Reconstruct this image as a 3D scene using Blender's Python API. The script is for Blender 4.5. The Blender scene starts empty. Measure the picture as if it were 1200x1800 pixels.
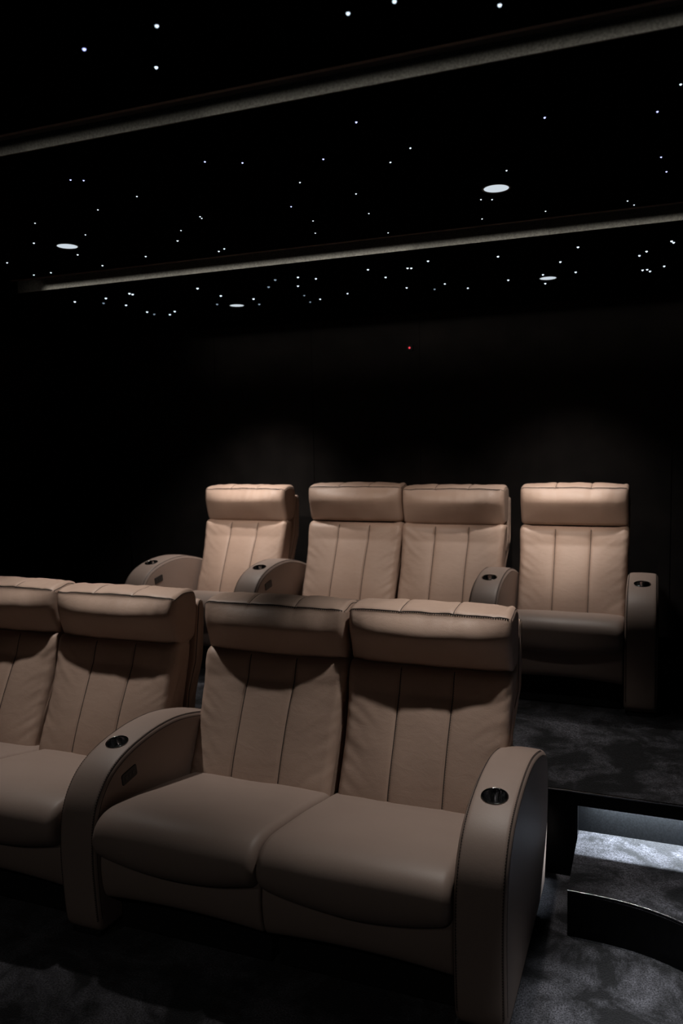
import bpy, bmesh, math, random
from mathutils import Vector, noise, Matrix

SC = bpy.context.scene
COL = SC.collection
random.seed(7)

# ------------------------------------------------------------------ camera
F_PX, YAW, PITCH, ROLL, EYE = 1396.52, 21.40, -4.75, -1.005, 1.7068
cam = bpy.data.cameras.new('camera')
cam.sensor_fit = 'VERTICAL'; cam.sensor_height = 36.0; cam.sensor_width = 24.0
cam.lens = F_PX / 1800 * 36.0
cam.clip_start = 0.05
cam.dof.use_dof = True; cam.dof.focus_distance = 2.95; cam.dof.aperture_fstop = 2.8
cob = bpy.data.objects.new('camera', cam); COL.objects.link(cob)
t, q, ro = math.radians(YAW), math.radians(PITCH), math.radians(ROLL)
fwd = Vector((-math.sin(t) * math.cos(q), math.cos(t) * math.cos(q), math.sin(q)))
rgt = Vector((math.cos(t), math.sin(t), 0))
up = rgt.cross(fwd)
r2 = rgt * math.cos(ro) + up * math.sin(ro)
u2 = -rgt * math.sin(ro) + up * math.cos(ro)
CAM = Vector((0, 0, EYE))
cob.matrix_world = Matrix(((r2.x, u2.x, -fwd.x, 0), (r2.y, u2.y, -fwd.y, 0), (r2.z, u2.z, -fwd.z, EYE), (0, 0, 0, 1)))
SC.camera = cob

# ------------------------------------------------------------------ world / exposure
w = bpy.data.worlds.new('world'); SC.world = w; w.use_nodes = True
w.node_tree.nodes['Background'].inputs[0].default_value = (0, 0, 0, 1)
w.node_tree.nodes['Background'].inputs[1].default_value = 0.0
vs = SC.view_settings
vs.view_transform = 'Standard'; vs.look = 'None'; vs.gamma = 1.0; vs.use_curve_mapping = False
vs.exposure = 0.0
SC.cycles.max_bounces = 8; SC.cycles.diffuse_bounces = 4
SC.cycles.sample_clamp_indirect = 3.0

# light powers (watts), all carried by the lamps built below
P_SEAT, P_REAR, P_FILL, P_AISLE, P_SPOT = 84.0, 62.0, 15.0, 460.0, 100.0
P_COVE_REAR, P_COVE_FRONT, P_STEP = 0.80, 0.25, 50.0

# ------------------------------------------------------------------ measured layout (metres)
XF, YF = -1.9202, 2.1371          # left arm of the front centre loveseat, front plane of the row
XR, YR = -3.0813, 4.0524          # left arm of the rear row
SEAT, ARM = 0.6236, 0.1563
PZ = 0.355                        # height of the rear platform
TZ = 0.165                        # height of the step
CZ = 2.60                         # ceiling
PY = 3.10                         # front edge of the platform

# ------------------------------------------------------------------ materials
def new_mat(name):
    m = bpy.data.materials.new(name); m.use_nodes = True
    nt = m.node_tree; b = nt.nodes['Principled BSDF']
    return m, nt, b
def N(nt, typ, **kw):
    n = nt.nodes.new(typ)
    for k, v in kw.items():
        if k in n.inputs: n.inputs[k].default_value = v
        else: setattr(n, k, v)
    return n
def plain(name, col, rough=.6, metal=0., spec=.5, noise_amt=.15, scale=40.):
    m, nt, b = new_mat(name)
    tc = N(nt, 'ShaderNodeTexCoord'); nz = N(nt, 'ShaderNodeTexNoise', Scale=scale, Detail=4.)
    nt.links.new(tc.outputs['Object'], nz.inputs['Vector'])
    rp = N(nt, 'ShaderNodeValToRGB')
    rp.color_ramp.elements[0].position = .3; rp.color_ramp.elements[1].position = .7
    rp.color_ramp.elements[0].color = tuple(c * (1 - noise_amt) for c in col) + (1,)
    rp.color_ramp.elements[1].color = tuple(c * (1 + noise_amt) for c in col) + (1,)
    nt.links.new(nz.outputs['Fac'], rp.inputs[0]); nt.links.new(rp.outputs[0], b.inputs['Base Color'])
    b.inputs['Roughness'].default_value = rough; b.inputs['Metallic'].default_value = metal
    b.inputs['Specular IOR Level'].default_value = spec
    return m
def leather(name, c0, c1, grain, wrinkle, rough, spec):
    m, nt, b = new_mat(name)
    L = nt.links.new
    tc = N(nt, 'ShaderNodeTexCoord')
    n1 = N(nt, 'ShaderNodeTexNoise', Scale=5., Detail=5.)
    L(tc.outputs['Object'], n1.inputs['Vector'])
    rp = N(nt, 'ShaderNodeValToRGB')
    rp.color_ramp.elements[0].position = .3; rp.color_ramp.elements[0].color = c0 + (1,)
    rp.color_ramp.elements[1].position = .75; rp.color_ramp.elements[1].color = c1 + (1,)
    L(n1.outputs['Fac'], rp.inputs[0]); L(rp.outputs[0], b.inputs['Base Color'])
    vo = N(nt, 'ShaderNodeTexVoronoi', Scale=420.); vo.feature = 'F1'
    L(tc.outputs['Object'], vo.inputs['Vector'])
    b1 = N(nt, 'ShaderNodeBump', Strength=grain, Distance=.0010); b1.invert = True
    L(vo.outputs['Distance'], b1.inputs['Height'])
    mp = N(nt, 'ShaderNodeMapping'); mp.inputs['Scale'].default_value = (1., 1., 1.9)
    L(tc.outputs['Object'], mp.inputs['Vector'])
    n2 = N(nt, 'ShaderNodeTexNoise', Scale=15., Detail=3., Distortion=.8)
    L(mp.outputs[0], n2.inputs['Vector'])
    b2 = N(nt, 'ShaderNodeBump', Strength=wrinkle, Distance=.012)
    L(n2.outputs['Fac'], b2.inputs['Height']); L(b1.outputs[0], b2.inputs['Normal'])
    L(b2.outputs[0], b.inputs['Normal'])
    b.inputs['Roughness'].default_value = rough
    b.inputs['Specular IOR Level'].default_value = spec
    return m
def carpet(name, c0, c1, scale=4.2):
    m, nt, b = new_mat(name)
    L = nt.links.new
    tc = N(nt, 'ShaderNodeTexCoord')
    n1 = N(nt, 'ShaderNodeTexNoise', Scale=scale, Detail=9., Roughness=.68, Distortion=.5)
    L(tc.outputs['Object'], n1.inputs['Vector'])
    n2 = N(nt, 'ShaderNodeTexNoise', Scale=190., Detail=3., Roughness=.7)
    L(tc.outputs['Object'], n2.inputs['Vector'])
    rp = N(nt, 'ShaderNodeValToRGB')
    rp.color_ramp.elements[0].position = .45; rp.color_ramp.elements[0].color = c0 + (1,)
    rp.color_ramp.elements[1].position = .61; rp.color_ramp.elements[1].color = c1 + (1,)
    L(n1.outputs['Fac'], rp.inputs[0])
    r2 = N(nt, 'ShaderNodeValToRGB')
    r2.color_ramp.elements[0].position = .38; r2.color_ramp.elements[0].color = (.12, .12, .12, 1)
    r2.color_ramp.elements[1].position = .62; r2.color_ramp.elements[1].color = (1.9, 1.9, 1.9, 1)
    L(n2.outputs['Fac'], r2.inputs[0])
    mx = N(nt, 'ShaderNodeMixRGB'); mx.blend_type = 'MULTIPLY'; mx.inputs[0].default_value = 1.
    L(rp.outputs[0], mx.inputs[1]); L(r2.outputs[0], mx.inputs[2]); L(mx.outputs[0], b.inputs['Base Color'])
    bp = N(nt, 'ShaderNodeBump', Strength=.7, Distance=.006); L(n2.outputs['Fac'], bp.inputs['Height'])
    L(bp.outputs[0], b.inputs['Normal'])
    b.inputs['Roughness'].default_value = .95; b.inputs['Specular IOR Level'].default_value = .1
    b.inputs['Sheen Weight'].default_value = .15; b.inputs['Sheen Roughness'].default_value = .5
    return m
def emit(name, col, strength):
    m, nt, b = new_mat(name)
    b.inputs['Base Color'].default_value = (.02, .02, .02, 1)
    b.inputs['Emission Color'].default_value = col + (1,); b.inputs['Emission Strength'].default_value = strength
    return m
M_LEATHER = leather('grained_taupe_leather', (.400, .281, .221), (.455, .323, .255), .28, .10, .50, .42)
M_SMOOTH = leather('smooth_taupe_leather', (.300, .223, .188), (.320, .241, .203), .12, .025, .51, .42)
M_THREAD = plain('dark_brown_thread', (.018, .011, .009), .8)
M_STEEL = plain('polished_steel', (.60, .60, .61), .10, 1., .5, .03)
M_BLACKPL = plain('black_plastic', (.004, .004, .0045), .55)
M_BUTTON = plain('grey_button', (.009, .009, .012), .5)
M_BASE = plain('black_base_cloth', (.004, .004, .004), .9)
M_CARPET = carpet('charcoal_carpet', (.003, .003, .004), (.058, .057, .066))
M_RISER = plain('black_riser_felt', (.007, .0075, .0085), .9, 0, .1, .35, 150.)
M_GLOSS = plain('black_lacquer', (.002, .002, .0022), .3, 0., .12)
M_EDGE = plain('dark_steel_edge', (.20, .20, .21), .25, 1., .5, .03)
M_WALL = plain('dark_brown_wall_cloth', (.009, .0072, .0065), .9, 0, .15, .3, 6.)
M_CEIL = plain('black_velvet_ceiling', (.0016, .0016, .0018), .98, 0, .0, .2, 30.)
M_COVE = plain('grey_cove_felt', (.17, .165, .15), .95, 0, .05, .35, 160.)
M_LIP = plain('brown_wood_lip', (.075, .042, .030), .6)
M_DISC = emit('downlight_diffuser', (.82, .92, 1.), .72)
M_STAR = emit('star_white', (.72, .86, 1.), 1.6)
M_STARB = emit('star_blue', (.45, .50, 1.), 2.2)
M_STARD = emit('star_dim', (.50, .66, .82), .45)
M_RED = emit('red_indicator', (1., .06, .09), 1.2)
M_LED = emit('led_tape', (.8, .9, 1.), .03)
M_PLAST = plain('white_trim_ring', (.03, .03, .03), .5)

# ------------------------------------------------------------------ object helpers
def link(name, me, parent=None, loc=(0, 0, 0)):
    o = bpy.data.objects.new(name, me); COL.objects.link(o)
    o.location = loc
    if parent: o.parent = parent
    return o
def to_mesh(name, bm, mats, smooth=True):
    bmesh.ops.recalc_face_normals(bm, faces=bm.faces)
    me = bpy.data.meshes.new(name); bm.to_mesh(me); bm.free()
    for m in mats: me.materials.append(m)
    if smooth:
        for p in me.polygons: p.use_smooth = len(p.vertices) <= 8
    return me
def tag(o, label=None, cat=None, group=None, kind=None):
    if label: o['label'] = label
    if cat: o['category'] = cat
    if group: o['group'] = group
    if kind: o['kind'] = kind
    return o
def empty(name, loc, label, cat, group=None):
    o = bpy.data.objects.new(name, None); COL.objects.link(o); o.location = loc
    o.empty_display_size = .1
    return tag(o, label, cat, group)
def box(bm, x0, x1, y0, y1, z0, z1, bev=0, mi=0):
    r = bmesh.ops.create_cube(bm, size=1)
    for v in r['verts']:
        v.co = Vector(((x0 + x1) / 2 + v.co.x * (x1 - x0), (y0 + y1) / 2 + v.co.y * (y1 - y0), (z0 + z1) / 2 + v.co.z * (z1 - z0)))
    fs = set(f for v in r['verts'] for f in v.link_faces)
    for f in fs: f.material_index = mi
    if bev:
        es = list(set(e for v in r['verts'] for e in v.link_edges))
        bmesh.ops.bevel(bm, geom=es, offset=bev, segments=3, affect='EDGES', profile=.5)
def boxmesh(name, mat, *a, bev=0):
    bm = bmesh.new(); box(bm, *a, bev=bev)
    return to_mesh(name, bm, [mat], smooth=False)
def lathe(bm, prof, seg=40, mi=0, M=None):
    rings = []
    for r, z in prof:
        ring = []
        for i in range(seg):
            a = 2 * math.pi * i / seg
            p = Vector((r * math.cos(a), r * math.sin(a), z))
            ring.append(bm.verts.new(M @ p if M else p))
        rings.append(ring)
    for A, B in zip(rings, rings[1:]):
        for i in range(seg):
            f = bm.faces.new((A[i], A[(i + 1) % seg], B[(i + 1) % seg], B[i])); f.material_index = mi
    return rings
def smooth_closed(pts, n):
    """Catmull-Rom through the points, resampled to n evenly spaced points"""
    m = len(pts); out = []
    for i in range(m):
        p0, p1, p2, p3 = (Vector(pts[(i + k - 1) % m]) for k in range(4))
        for j in range(24):
            s = j / 24
            out.append(.5 * ((2 * p1) + (-p0 + p2) * s + (2 * p0 - 5 * p1 + 4 * p2 - p3) * s * s + (-p0 + 3 * p1 - 3 * p2 + p3) * s ** 3))
    L = [0]
    for i in range(len(out)): L.append(L[-1] + (out[(i + 1) % len(out)] - out[i]).length)
    res = []; k = 0
    for j in range(n):
        d = L[-1] * j / n
        while L[k + 1] < d: k += 1
        s = (d - L[k]) / max(L[k + 1] - L[k], 1e-9)
        res.append(out[k].lerp(out[(k + 1) % len(out)], s))
    return res

class Loft:
    """A padded body: a closed side outline swept across its width with rounded ends"""
    def __init__(s, prof, width, r, n=120, deform=None):
        s.P = smooth_closed(prof, n); s.n = n; s.W = width; s.r = r; s.deform = deform
        area = sum(s.P[i].x * s.P[(i + 1) % n].y - s.P[(i + 1) % n].x * s.P[i].y for i in range(n))
        sg = 1 if area > 0 else -1
        s.Nn = []
        for i in range(n):
            d = (s.P[(i + 1) % n] - s.P[i - 1]).normalized()
            s.Nn.append(Vector((d.y, -d.x)) * sg)
        s.c = sum((p for p in s.P), Vector((0, 0))) / n
    def inset_at(s, x):
        h = s.W / 2 - abs(x)
        if h >= s.r: return 0
        return s.r - math.sqrt(max(s.r ** 2 - (s.r - max(h, 0)) ** 2, 0))
    def pos(s, x, i, off=0.):
        i %= s.n
        p = s.P[i] + s.Nn[i] * (off - s.inset_at(x))
        v = Vector((x, p.x, p.y))
        if s.deform: v = s.deform(v, x / (s.W / 2), s.Nn[i], i)
        return v
    def idx(s, y, z):
        return min(range(s.n), key=lambda i: (s.P[i] - Vector((y, z))).length)
    def body(s, bm, nx=44, extra=(), mi=0):
        xs = [-s.W / 2 + s.r * (1 - math.cos(a * math.pi / 16)) for a in range(0, 9)]
        a = xs[-1]; xs += [a + (-2 * a) * k / nx for k in range(1, nx)]
        xs += [-x for x in xs[:9]]
        for e in extra:
            xs += [e + d for d in (-.010, -.006, -.003, 0, .003, .006, .010)]
        xs = sorted(set(round(x, 5) for x in xs))
        rings = [[bm.verts.new(s.pos(x, i)) for i in range(s.n)] for x in xs]
        for A, B in zip(rings, rings[1:]):
            for i in range(s.n):
                f = bm.faces.new((A[i], A[(i + 1) % s.n], B[(i + 1) % s.n], B[i])); f.material_index = mi
        for ring in (rings[0], rings[-1]):
            f = bm.faces.new(ring); f.material_index = mi
    def path_profile(s, x, i0, i1, off=.0006):
        if i1 < i0: i1 += s.n
        return [(s.pos(x, i, off), s._nrm(x, i)) for i in range(i0, i1 + 1)]
    def path_across(s, i, x0, x1, off=.0006, m=60):
        return [(s.pos(x0 + (x1 - x0) * k / m, i, off), s._nrm(x0 + (x1 - x0) * k / m, i)) for k in range(m + 1)]
    def _nrm(s, x, i):
        a = s.pos(x, i - 1); b = s.pos(x, i + 1); c = s.pos(x - .002, i); d = s.pos(x + .002, i)
        n = (b - a).cross(d - c)
        if n.length < 1e-12: return Vector((0, s.Nn[i % s.n].x, s.Nn[i % s.n].y))
        n.normalize()
        if n.dot(Vector((0, s.Nn[i % s.n].x, s.Nn[i % s.n].y))) < 0: n = -n
        return n

def seam(bm, path, mi=1, wd=.0036, dash=True, side=.0040, pitch=.0090):
    """a dark seam line sunk in the leather with raised thread stitches beside it"""
    prev = None
    for k, (p, n) in enumerate(path):
        q0 = path[max(k - 1, 0)][0]; q1 = path[min(k + 1, len(path) - 1)][0]
        tn = q1 - q0
        if tn.length < 1e-9: continue
        b = tn.normalized().cross(n).normalized() * wd / 2
        cur = (bm.verts.new(p + b), bm.verts.new(p + n * .0008), bm.verts.new(p - b))
        if prev:
            for u in (0, 1):
                f = bm.faces.new((prev[u], prev[u + 1], cur[u + 1], cur[u])); f.material_index = mi
        prev = cur
    if not dash: return
    L = [0.]
    for (a, _), (b, _) in zip(path, path[1:]): L.append(L[-1] + (b - a).length)
    d = 0.; k = 0
    while d < L[-1] - pitch:
        while L[k + 1] < d: k += 1
        s = (d - L[k]) / max(L[k + 1] - L[k], 1e-9)
        p = path[k][0].lerp(path[k + 1][0], s); n = path[k][1]
        tn = (path[k + 1][0] - path[k][0]).normalized(); b = tn.cross(n).normalized()
        c = p + b * side
        h, wv, e = tn * pitch * .3, b * .0011, n * .0022
        vs_ = [bm.verts.new(c - h - wv), bm.verts.new(c + h - wv), bm.verts.new(c + h + wv), bm.verts.new(c - h + wv), bm.verts.new(c - h * .6 + e), bm.verts.new(c + h * .6 + e)]
        for ix in ((0, 1, 5, 4), (3, 4, 5, 2), (0, 4, 3), (1, 2, 5)):
            f = bm.faces.new([vs_[j] for j in ix]); f.material_index = mi
        d += pitch

def nz(v, s, seed): return noise.noise(Vector((v.x * s + seed * 7.3, v.y * s + seed, v.z * s - seed * 3.1)))

# ------------------------------------------------------------------ chair parts
SEAMX = (-.1065, .105)
def seat_mesh(seed):
    prof = [(.66, .30), (.40, .29), (.10, .295), (.035, .30), (-.012, .318), (-.040, .355), (-.042, .398), (-.018, .440), (.035, .464), (.12, .462), (.29, .436), (.48, .398), (.62, .370), (.69, .345)]
    def df(v, u, n, i):
        m = max(0, 1 - u ** 4)
        if v.z > .34: v.z += .010 * m * min(1, (v.z - .34) / .06)
        k = max(0, min(1, (.10 - v.y) / .10)) * max(0, min(1, (.40 - v.z) / .08))
        v.z -= (.034 * (1 - u * u) - .012) * k
        v.y -= .012 * (1 - u * u) * max(0, min(1, (.15 - v.y) / .15))
        v.z += .0035 * nz(v, 6, seed)
        return v
    lf = Loft(prof, .617, .028, 130, df)
    bm = bmesh.new(); lf.body(bm)
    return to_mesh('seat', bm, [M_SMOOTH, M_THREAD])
def panel_mesh():
    prof = [(.022, .34), (.010, .30), (.008, .25), (.016, .19), (.030, .155), (.048, .146), (.062, .16), (.062, .25), (.062, .335), (.045, .35)]
    def df(v, u, n, i):
        if v.z < .22: v.z += .014 * (1 - u * u) * (.22 - v.z) / .07
        return v
    lf = Loft(prof, .619, .010, 70, df); bm = bmesh.new(); lf.body(bm)
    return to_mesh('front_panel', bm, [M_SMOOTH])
def back_mesh(seed):
    prof = [(.590, .335), (.596, .375), (.630, .45), (.672, .54), (.712, .64), (.744, .73), (.766, .80), (.782, .832), (.81, .848), (.86, .850), (.905, .835), (.895, .74), (.85, .56), (.79, .42), (.74, .34), (.66, .315)]
    def df(v, u, n, i):
        front = max(0, -n.x)
        h = max(0, min(1, (v.z - .35) / .45))
        b = (1 - abs(u) ** 2.4) * front
        v.y -= .036 * b * max(0, 1 - ((h - .38) / .5) ** 2 if h > .38 else 1 - ((h - .38) / .6) ** 2)
        for sx in SEAMX:
            v.y += .0065 * math.exp(-((v.x - sx) / .007) ** 2) * front
            v.y += .004 * math.exp(-((v.x - sx) / .03) ** 2) * front
        v.x *= .980 + .020 * max(0, min(1, (v.z - .58) / .16))
        if h > .8 and abs(u) > .8:
            e = (h - .8) / .2 * (abs(u) - .8) / .2
            v.z += .014 * e; v.x += math.copysign(.004, u) * e
        edge = max(0, (abs(u) - .45) / .55)
        v.y += front * (.004 * nz(v, 6, seed) + .0045 * edge * nz(Vector((v.x * .5, v.y, v.z * 2 - abs(v.x) * 1.4)), 17, seed))
        return v
    lf = Loft(prof, .645, .034, 150, df); bm = bmesh.new(); lf.body(bm, 60, SEAMX)
    i0, i1 = lf.idx(.592, .36), lf.idx(.782, .835)
    a, b = min(i0, i1), max(i0, i1)
    for sx in SEAMX: seam(bm, lf.path_profile(sx, a, b))
    return to_mesh('backrest', bm, [M_LEATHER, M_THREAD])
def head_mesh(seed):
    prof = [(.835, .828), (.815, .836), (.800, .868), (.785, .920), (.772, .97), (.771, 1.02), (.778, 1.048), (.800, 1.058), (.85, 1.066), (.91, 1.066), (.955, 1.052), (.972, 1.01), (.968, .94), (.95, .86), (.92, .835), (.86, .826)]
    def df(v, u, n, i):
        front = max(0, -n.x); top = max(0, n.y)
        m = 1 - abs(u) ** 3.5
        hz = max(0, min(1, (v.z - .83) / .21))
        v.y -= front * .048 * (1 - abs(u) ** 2.6) * math.sin(math.pi * min(1, .05 + .95 * hz ** 1.6))
        v.z += (top * .010 * m + .004 * max(0, abs(u) - .8) / .2) * max(0, min(1, (v.z - .93) / .1))
        if v.z > 1.0:
            for sx in SEAMX: v.z -= .005 * math.exp(-((v.x - sx) / .008) ** 2) * top
        v.y += front * .005 * nz(v, 8, seed); v.z += top * .006 * nz(v, 12, seed + 4)
        cr = max(0, abs(u) - .6) / .4
        v.z += top * .008 * cr * nz(Vector((v.x * 3, v.y, v.z)), 13, seed)
        v.y += front * .004 * nz(Vector((v.x * 2.2, v.y, v.z * .4)), 12, seed + 2) * hz
        return v
    lf = Loft(prof, .645, .026, 120, df); bm = bmesh.new(); lf.body(bm, 60, SEAMX)
    k = lf.idx(.778, 1.048)
    seam(bm, lf.path_across(k, -.3205, .3205, .0008), wd=.0034, side=.004)
    i1 = lf.idx(.955, 1.048); a, b = min(k, i1), max(k, i1)
    for sx in SEAMX: seam(bm, lf.path_profile(sx, a, b), dash=False, wd=.003)
    for sgn in (-1, 1):
        seam(bm, lf.path_profile(sgn * .319, a, b), dash=False, wd=.003)
    return to_mesh('headrest', bm, [M_LEATHER, M_THREAD])
def shell_mesh():
    prof = [(.80, .10), (.80, .20), (.88, .45), (.925, .7), (.965, .93), (.975, 1.0), (.995, 1.015), (1.018, 1.0), (1.02, .9), (.99, .65), (.94, .40), (.90, .15), (.87, .09)]
    def df(v, u, n, i):
        v.x *= .92 + .08 * max(0, min(1, (v.z - .60) / .14)); return v
    lf = Loft(prof, .652, .016, 100, df); bm = bmesh.new(); lf.body(bm)
    i = lf.idx(.995, 1.015)
    for sgn in (-1, 1):
        a, b = lf.idx(.88, .45), i
        seam(bm, lf.path_profile(sgn * .322, min(a, b), max(a, b)), dash=False)
    return to_mesh('back_shell', bm, [M_LEATHER, M_THREAD])
ARM_PROF = [(.050, .018), (.014, .034), (.000, .075), (-.008, .16), (-.014, .28), (-.010, .38), (.004, .45), (.034, .510), (.085, .562), (.155, .598), (.25, .622), (.38, .636), (.52, .632), (.66, .606), (.80, .565), (.90, .52), (.945, .44), (.952, .34), (.930, .22), (.890, .12), (.862, .05), (.82, .020), (.6, .016), (.4, .016), (.2, .016)]
CUP_Y = .232
def arm_loft():
    def df(v, u, n, i):
        # the strip over the front and the top is softly crowned across its width
        v.y += n.x * .004 * (1 - u * u); v.z += n.y * .005 * (1 - u * u) * (1 if n.y > 0 else 0)
        return v
    return Loft(ARM_PROF, ARM - .002, .021, 200, df)
def cup_frame():
    lf = arm_loft(); i = min((k for k in range(lf.n) if lf.P[k].y > .4), key=lambda k: abs(lf.P[k].x - CUP_Y))
    n = lf._nrm(0, i); p = lf.pos(0, i)
    x = Vector((1, 0, 0)); y = n.cross(x).normalized()
    return Matrix(((x.x, y.x, n.x, p.x), (x.y, y.y, n.y, p.y), (x.z, y.z, n.z, p.z), (0, 0, 0, 1)))
CUPM = cup_frame()
def arm_mesh():
    lf = arm_loft(); bm = bmesh.new(); lf.body(bm, 20)
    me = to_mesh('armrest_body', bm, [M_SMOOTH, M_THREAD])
    o = link('armrest_body', me)
    cb = bmesh.new(); bmesh.ops.create_cone(cb, cap_ends=True, segments=48, radius1=.0392, radius2=.0392, depth=.17, matrix=CUPM)
    cm = to_mesh('cutter', cb, [M_LEATHER]); c = link('cutter', cm)
    md = o.modifiers.new('hole', 'BOOLEAN'); md.operation = 'DIFFERENCE'; md.object = c; md.solver = 'EXACT'
    dg = bpy.context.evaluated_depsgraph_get()
    me2 = bpy.data.meshes.new_from_object(o.evaluated_get(dg))
    bpy.data.objects.remove(o); bpy.data.objects.remove(c)
    bm = bmesh.new(); bm.from_mesh(me2)
    a = lf.idx(.0, .075)
    b = lf.idx(.80, .565); lo, hi = min(a, b), max(a, b)
    for sgn in (-1, 1):
        seam(bm, lf.path_profile(sgn * (lf.W / 2 - .0085), lo, hi, .0008), side=-.0035 * sgn, wd=.0022)
        seam(bm, lf.path_profile(sgn * (lf.W / 2 - .0005), lo, hi, .0008), dash=False, wd=.0022)
    me = bpy.data.meshes.new('armrest'); bm.to_mesh(me); bm.free()
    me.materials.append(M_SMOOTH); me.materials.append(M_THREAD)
    for p in me.polygons: p.use_smooth = len(p.vertices) <= 8
    return me
def cup_mesh():
    bm = bmesh.new()
    lathe(bm, [(.0385, -.004), (.0422, -.002), (.0425, .0010), (.0412, .0022), (.0392, .0018), (.0378, -.003), (.0374, -.066), (.034, -.070), (.001, -.070)], 56, 0, CUPM)
    return to_mesh('cup_holder', bm, [M_STEEL])
def control_mesh():
    # plate on the inner side face (x = 0), tilted like the arm's top
    bm = bmesh.new()
    c, hw, hh = .007, .044, .021
    out = []
    for cy, cz, a0 in ((hw - c, hh - c, 0), (-hw + c, hh - c, 90), (-hw + c, -hh + c, 180), (hw - c, -hh + c, 270)):
        for j in range(6):
            a = math.radians(a0 + j * 18); out.append((cy + c * math.cos(a), cz + c * math.sin(a)))
    rs = [[bm.verts.new((x, y * k, z * k)) for y, z in out] for x, k in ((-.002, 1), (.003, 1), (.0042, .975))]
    for A, B in zip(rs, rs[1:]):
        for j in range(24): bm.faces.new((A[j], A[(j + 1) % 24], B[(j + 1) % 24], B[j]))
    bm.faces.new(rs[-1])
    for k in (-1, 0, 1):
        box(bm, .0035, .0052, k * .022 - .0065, k * .022 + .0065, -.008, .008, bev=.0006, mi=1)
    bmesh.ops.rotate(bm, verts=bm.verts, cent=(0, 0, 0), matrix=Matrix.Rotation(math.radians(9), 3, 'X'))
    return to_mesh('control_panel', bm, [M_BLACKPL, M_BUTTON], smooth=False)
ME = dict(seat=[seat_mesh(1), seat_mesh(2)], panel=panel_mesh(), back=[back_mesh(k) for k in (1, 2, 3)],
          head=[head_mesh(k) for k in (1, 2, 3)], shell=shell_mesh(), arm=arm_mesh(), cup=cup_mesh(), ctl=control_mesh(),
          base=boxmesh('base', M_BASE, -.30, .30, .10, .80, .0, .165, bev=.01),
          foot=boxmesh('foot', M_BASE, -.06, .06, .02, .80, .0, .024, bev=.003))

def sofa(name, label, cat, loc, n, arms, centres, head_dz=(0, 0), seed=0, group=None, back_w=1.):
    """origin: floor, front plane, left edge of the first seat"""
    r = empty(name, loc, label, cat, group)
    for i in range(n):
        cx = SEAT * (i + .5)
        link('seat', ME['seat'][(seed + i) % 2], r, (cx, 0, 0))
        link('front_panel', ME['panel'], r, (cx, 0, 0))
        link('base', ME['base'], r, (cx, 0, 0))
        bx = centres[i]
        link('backrest', ME['back'][(seed + i) % 3], r, (bx, 0, 0)).scale.x = back_w
        link('headrest', ME['head'][(seed + i) % 3], r, (bx, 0, head_dz[i])).scale.x = back_w
        link('back_shell', ME['shell'], r, (bx, 0, 0)).scale.x = back_w
    for sd in arms:
        ax = -ARM / 2 if sd == 'L' else n * SEAT + ARM / 2
        a = link('armrest', ME['arm'], r, (ax, 0, 0))
        link('foot', ME['foot'], a)
        tag(link('cup_holder', ME['cup'], a), 'polished steel cup holder')
        if sd == 'L': tag(link('control_panel', ME['ctl'], a, (ARM / 2 - .002, .195, .523)), 'black control panel')
    return r
# ------------------------------------------------------------------ the room shell
X0, X1, Y0, Y1 = -4.6, 2.0, -1.6, 5.32
def struct(name, me): return tag(link(name, me), kind='structure')
struct('floor', boxmesh('floor', M_CARPET, X0, X1, Y0, Y1, -.1, 0))
struct('wall_back', boxmesh('wall_back', M_WALL, X0 - .1, X1 + .1, Y1, Y1 + .1, -.1, CZ + .4))
struct('wall_left', boxmesh('wall_left', M_WALL, X0 - .1, X0, Y0 - .1, Y1, -.1, CZ + .4))
struct('wall_right', boxmesh('wall_right', M_WALL, X1, X1 + .1, Y0 - .1, Y1, -.1, CZ + .4))
struct('wall_front', boxmesh('wall_front', M_WALL, X0 - .1, X1 + .1, Y0 - .1, Y0, -.1, CZ + .4))
bm = bmesh.new()                       # upright battens over the cloth joints of the back wall
for x in (-3.9, -3.1, -2.3, -1.5, -.7, .1, .9, 1.7): box(bm, x - .008, x + .008, Y1 - .006, Y1 + .001, PZ, CZ)
struct('trim_1', to_mesh('trim_1', bm, [M_WALL], False))

# ceiling: three black panels with two light slots between them
SL1 = (1.825, 1.955); SL2 = (3.335, 3.615)           # front and rear slot, y from / to
SL2X = (-3.14, -3.36)                                # the rear slot's slanted left end
def ceiling():
    bm = bmesh.new()
    T = .16
    box(bm, X0, X1, Y0, SL1[0], CZ, CZ + T)
    box(bm, X0, X1, SL1[1], SL2[0], CZ, CZ + T)
    box(bm, X0, X1, SL2[1], Y1, CZ, CZ + T)
    # left of the rear slot
    a = [(X0, SL2[0]), (SL2X[0], SL2[0]), (SL2X[1], SL2[1]), (X0, SL2[1])]
    lo = [bm.verts.new((x, y, CZ)) for x, y in a]; hi = [bm.verts.new((x, y, CZ + T)) for x, y in a]
    bm.faces.new(lo); bm.faces.new(hi)
    for i in range(4): bm.faces.new((lo[i], lo[(i + 1) % 4], hi[(i + 1) % 4], hi[i]))
    box(bm, X0, X1, Y0, Y1, CZ + T, CZ + T + .05)
    return to_mesh('ceiling', bm, [M_CEIL], False)
struct('ceiling', ceiling())
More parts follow.
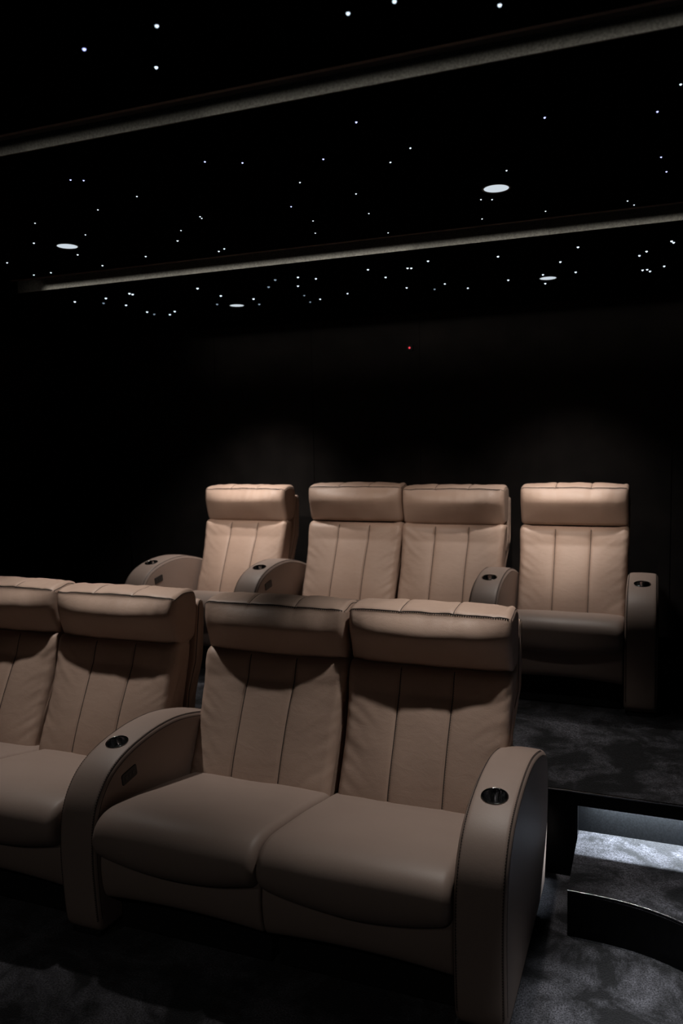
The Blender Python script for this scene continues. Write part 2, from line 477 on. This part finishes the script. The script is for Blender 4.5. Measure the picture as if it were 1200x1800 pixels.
def cove(name, n, x0, x1, y0, y1, power, spread, wx0=None):
    # felt covered far side of the slot, wooden lip on its near edge, LED tape lying behind the lip
    struct('trim_%d' % n, boxmesh(name, M_COVE, x0 if wx0 is None else wx0, x1, y1 - .006, y1 + .001, CZ + .0005, CZ + .13))
    struct('trim_%d' % (n + 1), boxmesh(name + '_lip', M_LIP, x0, x1, y0 - .010, y0 + .004, CZ - .004, CZ + .004, bev=.001))
    struct('trim_%d' % (n + 2), boxmesh(name + '_shelf', M_BASE, x0, x1, y0 + .004, y0 + .035, CZ + .001, CZ + .006))
for args in (('front_cove', 2, X0, X1, SL1[0], SL1[1], P_COVE_FRONT, 40), ('rear_cove', 5, SL2X[0], X1, SL2[0], SL2[1], P_COVE_REAR, 40, SL2X[1])):
    cove(*args)
def area(parent, loc, rot, sx, sy, power, spread, col=(1, 1, 1)):
    l = bpy.data.lights.new('tape_light', 'AREA'); l.shape = 'RECTANGLE'; l.size = sx; l.size_y = sy
    l.energy = power; l.spread = math.radians(spread); l.color = col
    o = bpy.data.objects.new('tape_light', l); COL.objects.link(o); o.location = loc; o.rotation_euler = rot
    o.parent = parent
    return o
def cove_tape(label, x0, x1, y, power, spread, tilt, z, levels):
    o = link('led_strip', boxmesh('led_strip', M_LED, x0, x1, -.003, .003, 0, .006), None, (0, y, z))
    tag(o, label, 'light strip')
    n = len(levels); w = (x1 - x0) / n
    for k, lv in enumerate(levels):                         # the tape is cut in lengths of slightly unequal brightness
        area(o, (x0 + w * (k + .5), .004, .0035), (math.radians(90 + tilt), 0, 0), w, .005, power * lv / n, spread, (1., .95, .86))
    return o
cove_tape('long white light strip hidden in the nearer ceiling slot', -3.0, X1 - .05, SL1[0] + .022, P_COVE_FRONT, 52, -14, CZ + .006, (.3, .6, .9, 1.4, 1.2, .9, 1.0, 1.0))
cove_tape('long white light strip hidden in the farther ceiling slot, above the rear seats', SL2X[1] - .08, X1 - .05, SL2[0] + .022, P_COVE_REAR, 20, -5, CZ + .006, (1.2, 1.1, 1.3, 1.5, 1.0, .8, .9, .7, .7))

bpy.data.objects['led_strip.001']['label'] = 'long white light strip hidden in the farther ceiling slot, above the rear seats'
area(bpy.data.objects['led_strip.001'], (-3.12, .006, .0035), (math.radians(82), 0, math.radians(30)), .05, .005, .0035, 50, (1., .95, .86))  # extra light added to brighten the slot's left end, not a tape length

# rear platform with its lit recess, and the low curved step in front of it
RY = PY + .075                                           # recessed riser
def platform():
    bm = bmesh.new()
    box(bm, X0, X1, PY + .012, Y1, PZ - .012, PZ)            # carpeted deck
    return to_mesh('platform', bm, [M_CARPET], False)
struct('platform', platform())
struct('platform_body', boxmesh('platform_body', M_RISER, X0, X1, RY, Y1, 0, PZ - .012))
bm = bmesh.new()
box(bm, X0, X1, PY, PY + .016, PZ - .056, PZ - .006)            # fascia in front of the recess
box(bm, X0, -.2535, PY + .016, RY, 0, PZ - .012)                 # solid part behind the front row
struct('platform_fascia', to_mesh('platform_fascia', bm, [M_GLOSS], False))
struct('platform_edge_trim', boxmesh('platform_edge_trim', M_EDGE, X0, X1, PY - .003, PY + .006, PZ - .004, PZ + .0012, bev=.0012))
def step_curve():
    pts = []
    for k in range(41):
        x = -.253 + (X1 + .253) * (k / 40) ** 1.4
        tt = x + .253
        y = 2.720 - 1.30 * tt ** 2.9 if tt < .62 else None
        if y is None:
            y0 = 2.720 - 1.30 * .62 ** 2.9; sl = 1.30 * 2.9 * .62 ** 1.9
            y = y0 - .45 * (1 - math.exp(-sl * (tt - .62) / .45))
        pts.append((x, y))
    return pts
SCV = step_curve()
def extr(name, pts, z0, z1, mat, smooth=False):
    bm = bmesh.new()
    lo = [bm.verts.new((x, y, z0)) for x, y in pts]; hi = [bm.verts.new((x, y, z1)) for x, y in pts]
    bm.faces.new(lo); bm.faces.new(hi)
    for i in range(len(pts)): bm.faces.new((lo[i], lo[(i + 1) % len(pts)], hi[(i + 1) % len(pts)], hi[i]))
    return to_mesh(name, bm, [mat], smooth)
struct('step_body', extr('step_body', SCV + [(X1, RY), (-.253, RY)], 0, TZ - .012, M_GLOSS))
struct('step', extr('step', [(x, y + .001) for x, y in SCV] + [(X1, RY), (-.253, RY)], TZ - .012, TZ, M_CARPET))
bm = bmesh.new(); prev = None
for k, (x, y) in enumerate(SCV):
    ring = [bm.verts.new((x, y + .001 + .0034 * math.cos(a), TZ - .002 + .0034 * math.sin(a))) for a in (i * math.pi / 4 for i in range(8))]
    if prev:
        for i in range(8): bm.faces.new((prev[i], prev[(i + 1) % 8], ring[(i + 1) % 8], ring[i]))
    prev = ring
struct('step_edge_trim', to_mesh('step_edge_trim', bm, [M_EDGE]))
o = link('led_strip', boxmesh('led_strip', M_LED, -.20, X1 - .05, -.003, .003, -.003, 0), None, (0, PY + .057, PZ - .012))
tag(o, 'cool white light strip under the platform edge, above the low step', 'light strip')
area(o, ((X1 - .25) / 2, 0, -.0035), (0, 0, 0), X1 + .15, .006, P_STEP, 160, (.80, .90, 1.))

# ------------------------------------------------------------------ the seats
LS = 2 * SEAT + ARM
XC = XF + ARM                                             # first seat of the centre loveseat
sofa('reclining_loveseat', 'taupe leather two-seat recliner in the middle of the front row, both armrests showing', 'recliner sofa',
     (XC, YF, 0), 2, 'LR', (.303, .965), (0, .008), 0)
sofa('reclining_loveseat', 'taupe leather two-seat recliner cut off by the left edge, in the front row', 'recliner sofa',
     (XC - ARM - 2 * SEAT, YF, 0), 2, 'L', (.252, .912), (.010, .004), 1)
sofa('recliner_chair', 'single taupe leather recliner at the left end of the rear row', 'recliner',
     (XR + ARM, YR, PZ), 1, 'L', (.3118,), (.018,), 2, back_w=.955)
sofa('reclining_loveseat', 'taupe leather two-seat recliner on the platform between the two single recliners', 'recliner sofa',
     (XR + SEAT + 2 * ARM, YR, PZ), 2, 'LR', (.338, .988), (.032, .020), 1)
sofa('recliner_chair', 'single taupe leather recliner at the right end of the rear row, brightly lit', 'recliner',
     (XR + SEAT + ARM * 2 + LS, YR, PZ), 1, 'R', (.3118,), (.030,), 0, back_w=.955)

# ------------------------------------------------------------------ downlights
def disc_mesh():
    bm = bmesh.new(); lathe(bm, [(.0435, 0), (.02, -.0008), (.0005, -.001)], 48); return to_mesh('diffuser', bm, [M_DISC])
def ring_mesh():
    bm = bmesh.new(); lathe(bm, [(.0435, .002), (.044, -.0012), (.050, -.0022), (.0515, 0)], 48); return to_mesh('ring', bm, [M_PLAST])
MD, MR = disc_mesh(), ring_mesh()
def downlight(x, y, label, power, size=68, blend=.9, col=(1., .945, .89), radius=.03, aim=None):
    r = empty('ceiling_downlight', (x, y, CZ), label, 'ceiling light')
    link('diffuser', MD, r, (0, 0, -.0006)); link('trim_ring', MR, r)
    l = bpy.data.lights.new('lamp', 'SPOT'); l.energy = power; l.spot_size = math.radians(size); l.spot_blend = blend
    l.shadow_soft_size = radius; l.color = col
    o = bpy.data.objects.new('lamp', l); COL.objects.link(o); o.parent = r; o.location = (0, 0, -.035)
    if aim: o.rotation_euler = (Vector(aim) - Vector((x, y, CZ))).to_track_quat('-Z', 'Y').to_euler()
    return r
downlight(-.525, 2.885, 'round white downlight above the right seat of the front loveseat', P_SEAT)
downlight(-.545, 4.54, 'round white downlight above the right single recliner of the rear row', P_REAR, size=84, blend=1., aim=(-.50, 4.80, 1.2))
downlight(-2.40, 2.89, 'round white downlight at the far left of the ceiling', P_SEAT)
downlight(-2.45, 4.51, 'round white downlight above the left end of the rear row', P_REAR * 1.5, size=84, blend=1., aim=(-2.62, 4.76, 1.2))
downlight(-.51, -.65, 'added unseen fill light far in front of the front row, on the right', P_FILL, size=140)  # added fill lamp out of view, softly lights arm fronts and front panels
downlight(-2.37, -.65, 'added unseen fill light far in front of the front row, on the left', P_FILL, size=140)  # second added fill lamp, also out of view

downlight(.12, 1.60, 'added unseen downlight above the aisle to the right of the front row', P_AISLE, size=30, blend=.9, aim=(.24, 2.24, 0), col=(.95, .98, 1.))  # added lamp kept out of view, makes the bright pool on the carpet
# small adjustable spots sunk in the farther slot, aimed at the backs of the rear seats
def spotlight(x, target, label, power, size):
    p = Vector((x, 3.378, CZ + .052)); d = (Vector(target) - p).normalized()
    r = empty('spotlight', p, label, 'spotlight')
    M = d.to_track_quat('-Z', 'Y').to_matrix().to_4x4()
    bm = bmesh.new(); lathe(bm, [(.0005, .045), (.020, .045), (.022, .040), (.022, -.010), (.019, -.010), (.016, .010), (.0005, .012)], 28, 0, M)
    link('spot_body', to_mesh('spot_body', bm, [M_BLACKPL]), r)
    bm = bmesh.new(); box(bm, -.006, .006, -.006, .006, .03, .108); link('bracket', to_mesh('bracket', bm, [M_BLACKPL], False), r)
    l = bpy.data.lights.new('lamp', 'SPOT'); l.energy = power; l.spot_size = math.radians(size); l.spot_blend = 1.; l.shadow_soft_size = .012; l.color = (1., .865, .755)
    o = bpy.data.objects.new('lamp', l); COL.objects.link(o); o.parent = r
    o.matrix_local = Matrix.Translation(d * .014) @ M
    return r
spotlight(-.62, (-.52, 4.80, 1.28), 'small black spotlight in the ceiling slot, aimed at the right rear recliner', P_SPOT, 27)
spotlight(-1.50, (-1.50, 4.80, 1.22), 'small black spotlight in the ceiling slot, aimed at the rear loveseat', P_SPOT * .66, 42)
spotlight(-2.50, (-2.58, 4.80, 1.26), 'small black spotlight in the ceiling slot, aimed at the left rear recliner', P_SPOT * .9, 30)

# ------------------------------------------------------------------ star lights (fibre tips in the ceiling)
def ray_to(px, py, z):
    X, Y = px - 600, py - 900
    X, Y = X * math.cos(ro) + Y * math.sin(ro), -X * math.sin(ro) + Y * math.cos(ro)
    rr, uu = X / F_PX, -Y / F_PX
    d = math.cos(q) - uu * math.sin(q); zz = math.sin(q) + uu * math.cos(q)
    v = Vector((rr * math.cos(t) - d * math.sin(t), rr * math.sin(t) + d * math.cos(t), zz))
    return CAM + v * ((z - EYE) / v.z)
FRONT = [(148, 86), (275.5, 45), (274.5, 118), (611.5, 23), (693, 2), (878, 8.5)]
MID = [(124, 316), (147, 317), (360, 284), (426, 286), (568, 279.5), (527, 320.5), (511.5, 363), (550, 388), (554, 409.5), (240.5, 345), (172, 368.5), (61.5, 392), (59.5, 427), (150, 412.5), (136.5, 447.5), (12.5, 461.5), (59.5, 483), (89.5, 479), (180, 466.5), (256, 450.5), (312, 423), (318, 405), (351.5, 380.5), (354.5, 383.5), (384.5, 441.5), (394, 437), (1196, 148), (1155, 196), (957, 206.5), (626, 214.5), (721, 260), (686, 285), (1161.5, 276), (1171, 301.5), (890, 299.5), (625.5, 340.5), (648, 375), (682, 409), (845, 350.5), (864.5, 350.5), (847, 384.5), (958.5, 371), (1102.5, 353), (1114, 360)]
BACK = [(131.5, 530), (186, 524), (182, 532.5), (227.5, 515.5), (233, 517), (221.5, 536), (258.5, 548), (271, 552), (298.5, 552.5), (307, 547), (347, 506.5), (388, 519.5), (381.5, 534.5), (445.5, 525), (455.5, 534.5), (472, 504), (483.5, 491.5), (523.5, 487), (555, 489.5), (523.5, 502.5), (534.5, 519), (545, 530.5), (562.5, 525.5), (752, 458.5), (646.5, 473.5), (716, 471), (722.5, 471), (677.5, 487), (610.5, 515.5), (714.5, 505.5), (763.5, 508), (781.5, 498.5), (822, 506), (875, 450.5), (893, 492), (954, 482.5), (958, 498), (984.5, 460), (1011.5, 478), (1015.5, 434), (1123.5, 449), (1136, 441.5), (1129, 474.5), (1137, 473.5), (1142, 476.5), (1167, 467.5), (1180, 423.5), (1183.5, 426)]
DIM = {(271, 552), (472, 504), (483.5, 491.5), (534.5, 519), (763.5, 508), (545, 530.5), (381.5, 534.5), (455.5, 534.5), (182, 532.5)}
BLUE = {(124, 316), (147, 317), (360, 284), (426, 286), (568, 279.5), (1161.5, 276), (1171, 301.5), (957, 206.5), (626, 214.5), (1155, 196), (148, 86), (511.5, 363)}
def dome(r, mat):
    bm = bmesh.new(); lathe(bm, [(r, 0), (r * .92, -r * .4), (r * .7, -r * .72), (r * .38, -r * .93), (r * .02, -r)], 12)
    return to_mesh('star_tip', bm, [mat])
DM = {(k, s): dome(r, m) for k, m in (('w', M_STAR), ('b', M_STARB), ('d', M_STARD)) for s, r in ((0, .0030), (1, .0042), (2, .0056), (3, .0068))}
def ordn(k): return '%d%s' % (k, 'th' if 10 <= k % 100 <= 20 else {1: 'st', 2: 'nd', 3: 'rd'}.get(k % 10, 'th'))
for zone, L, where in (('f', FRONT, 'before the first ceiling slot'), ('m', MID, 'between the two ceiling slots'), ('b', BACK, 'behind the farther ceiling slot')):
    for k, (px, py) in enumerate(sorted(L)):
        p = ray_to(px, py, CZ)
        if zone == 'm' and p.y > SL2[0] - .02: p.y = SL2[0] - .02
        if zone == 'b' and p.y < SL2[1] + .01: p.y = SL2[1] + .01
        kind = 'd' if (px, py) in DIM else 'b' if (px, py) in BLUE else 'w'
        size = 1 if zone == 'f' else (0 if py < 420 else 1) if zone == 'm' else (2 if px > 500 else 3)
        o = link('star_light', DM[(kind, size)], None, p)
        tag(o, 'tiny %s star light %s, %s from the left there' % ({'w': 'white', 'b': 'bluish', 'd': 'dim'}[kind], where, ordn(k + 1)), 'star light', 'star lights in the black ceiling')

# small red indicator on the dark back wall
v = ray_to(721, 612, CZ) - CAM
v = CAM + v * ((Y1 - .0) / v.y)
r = empty('indicator_light', (v.x, Y1, v.z), 'tiny red standby light glowing high on the dark back wall', 'indicator light')
link('housing', boxmesh('housing', M_BASE, -.022, .022, -.022, 0, -.02, .02, bev=.004), r)
bm = bmesh.new(); lathe(bm, [(.0065, 0), (.006, .003), (.003, .005), (.0003, .0055)], 20, 0, Matrix.Rotation(math.radians(90), 4, 'X'))
tag(link('lens', to_mesh('lens', bm, [M_RED]), r, (0, -.0215, 0)), 'glowing red lens')
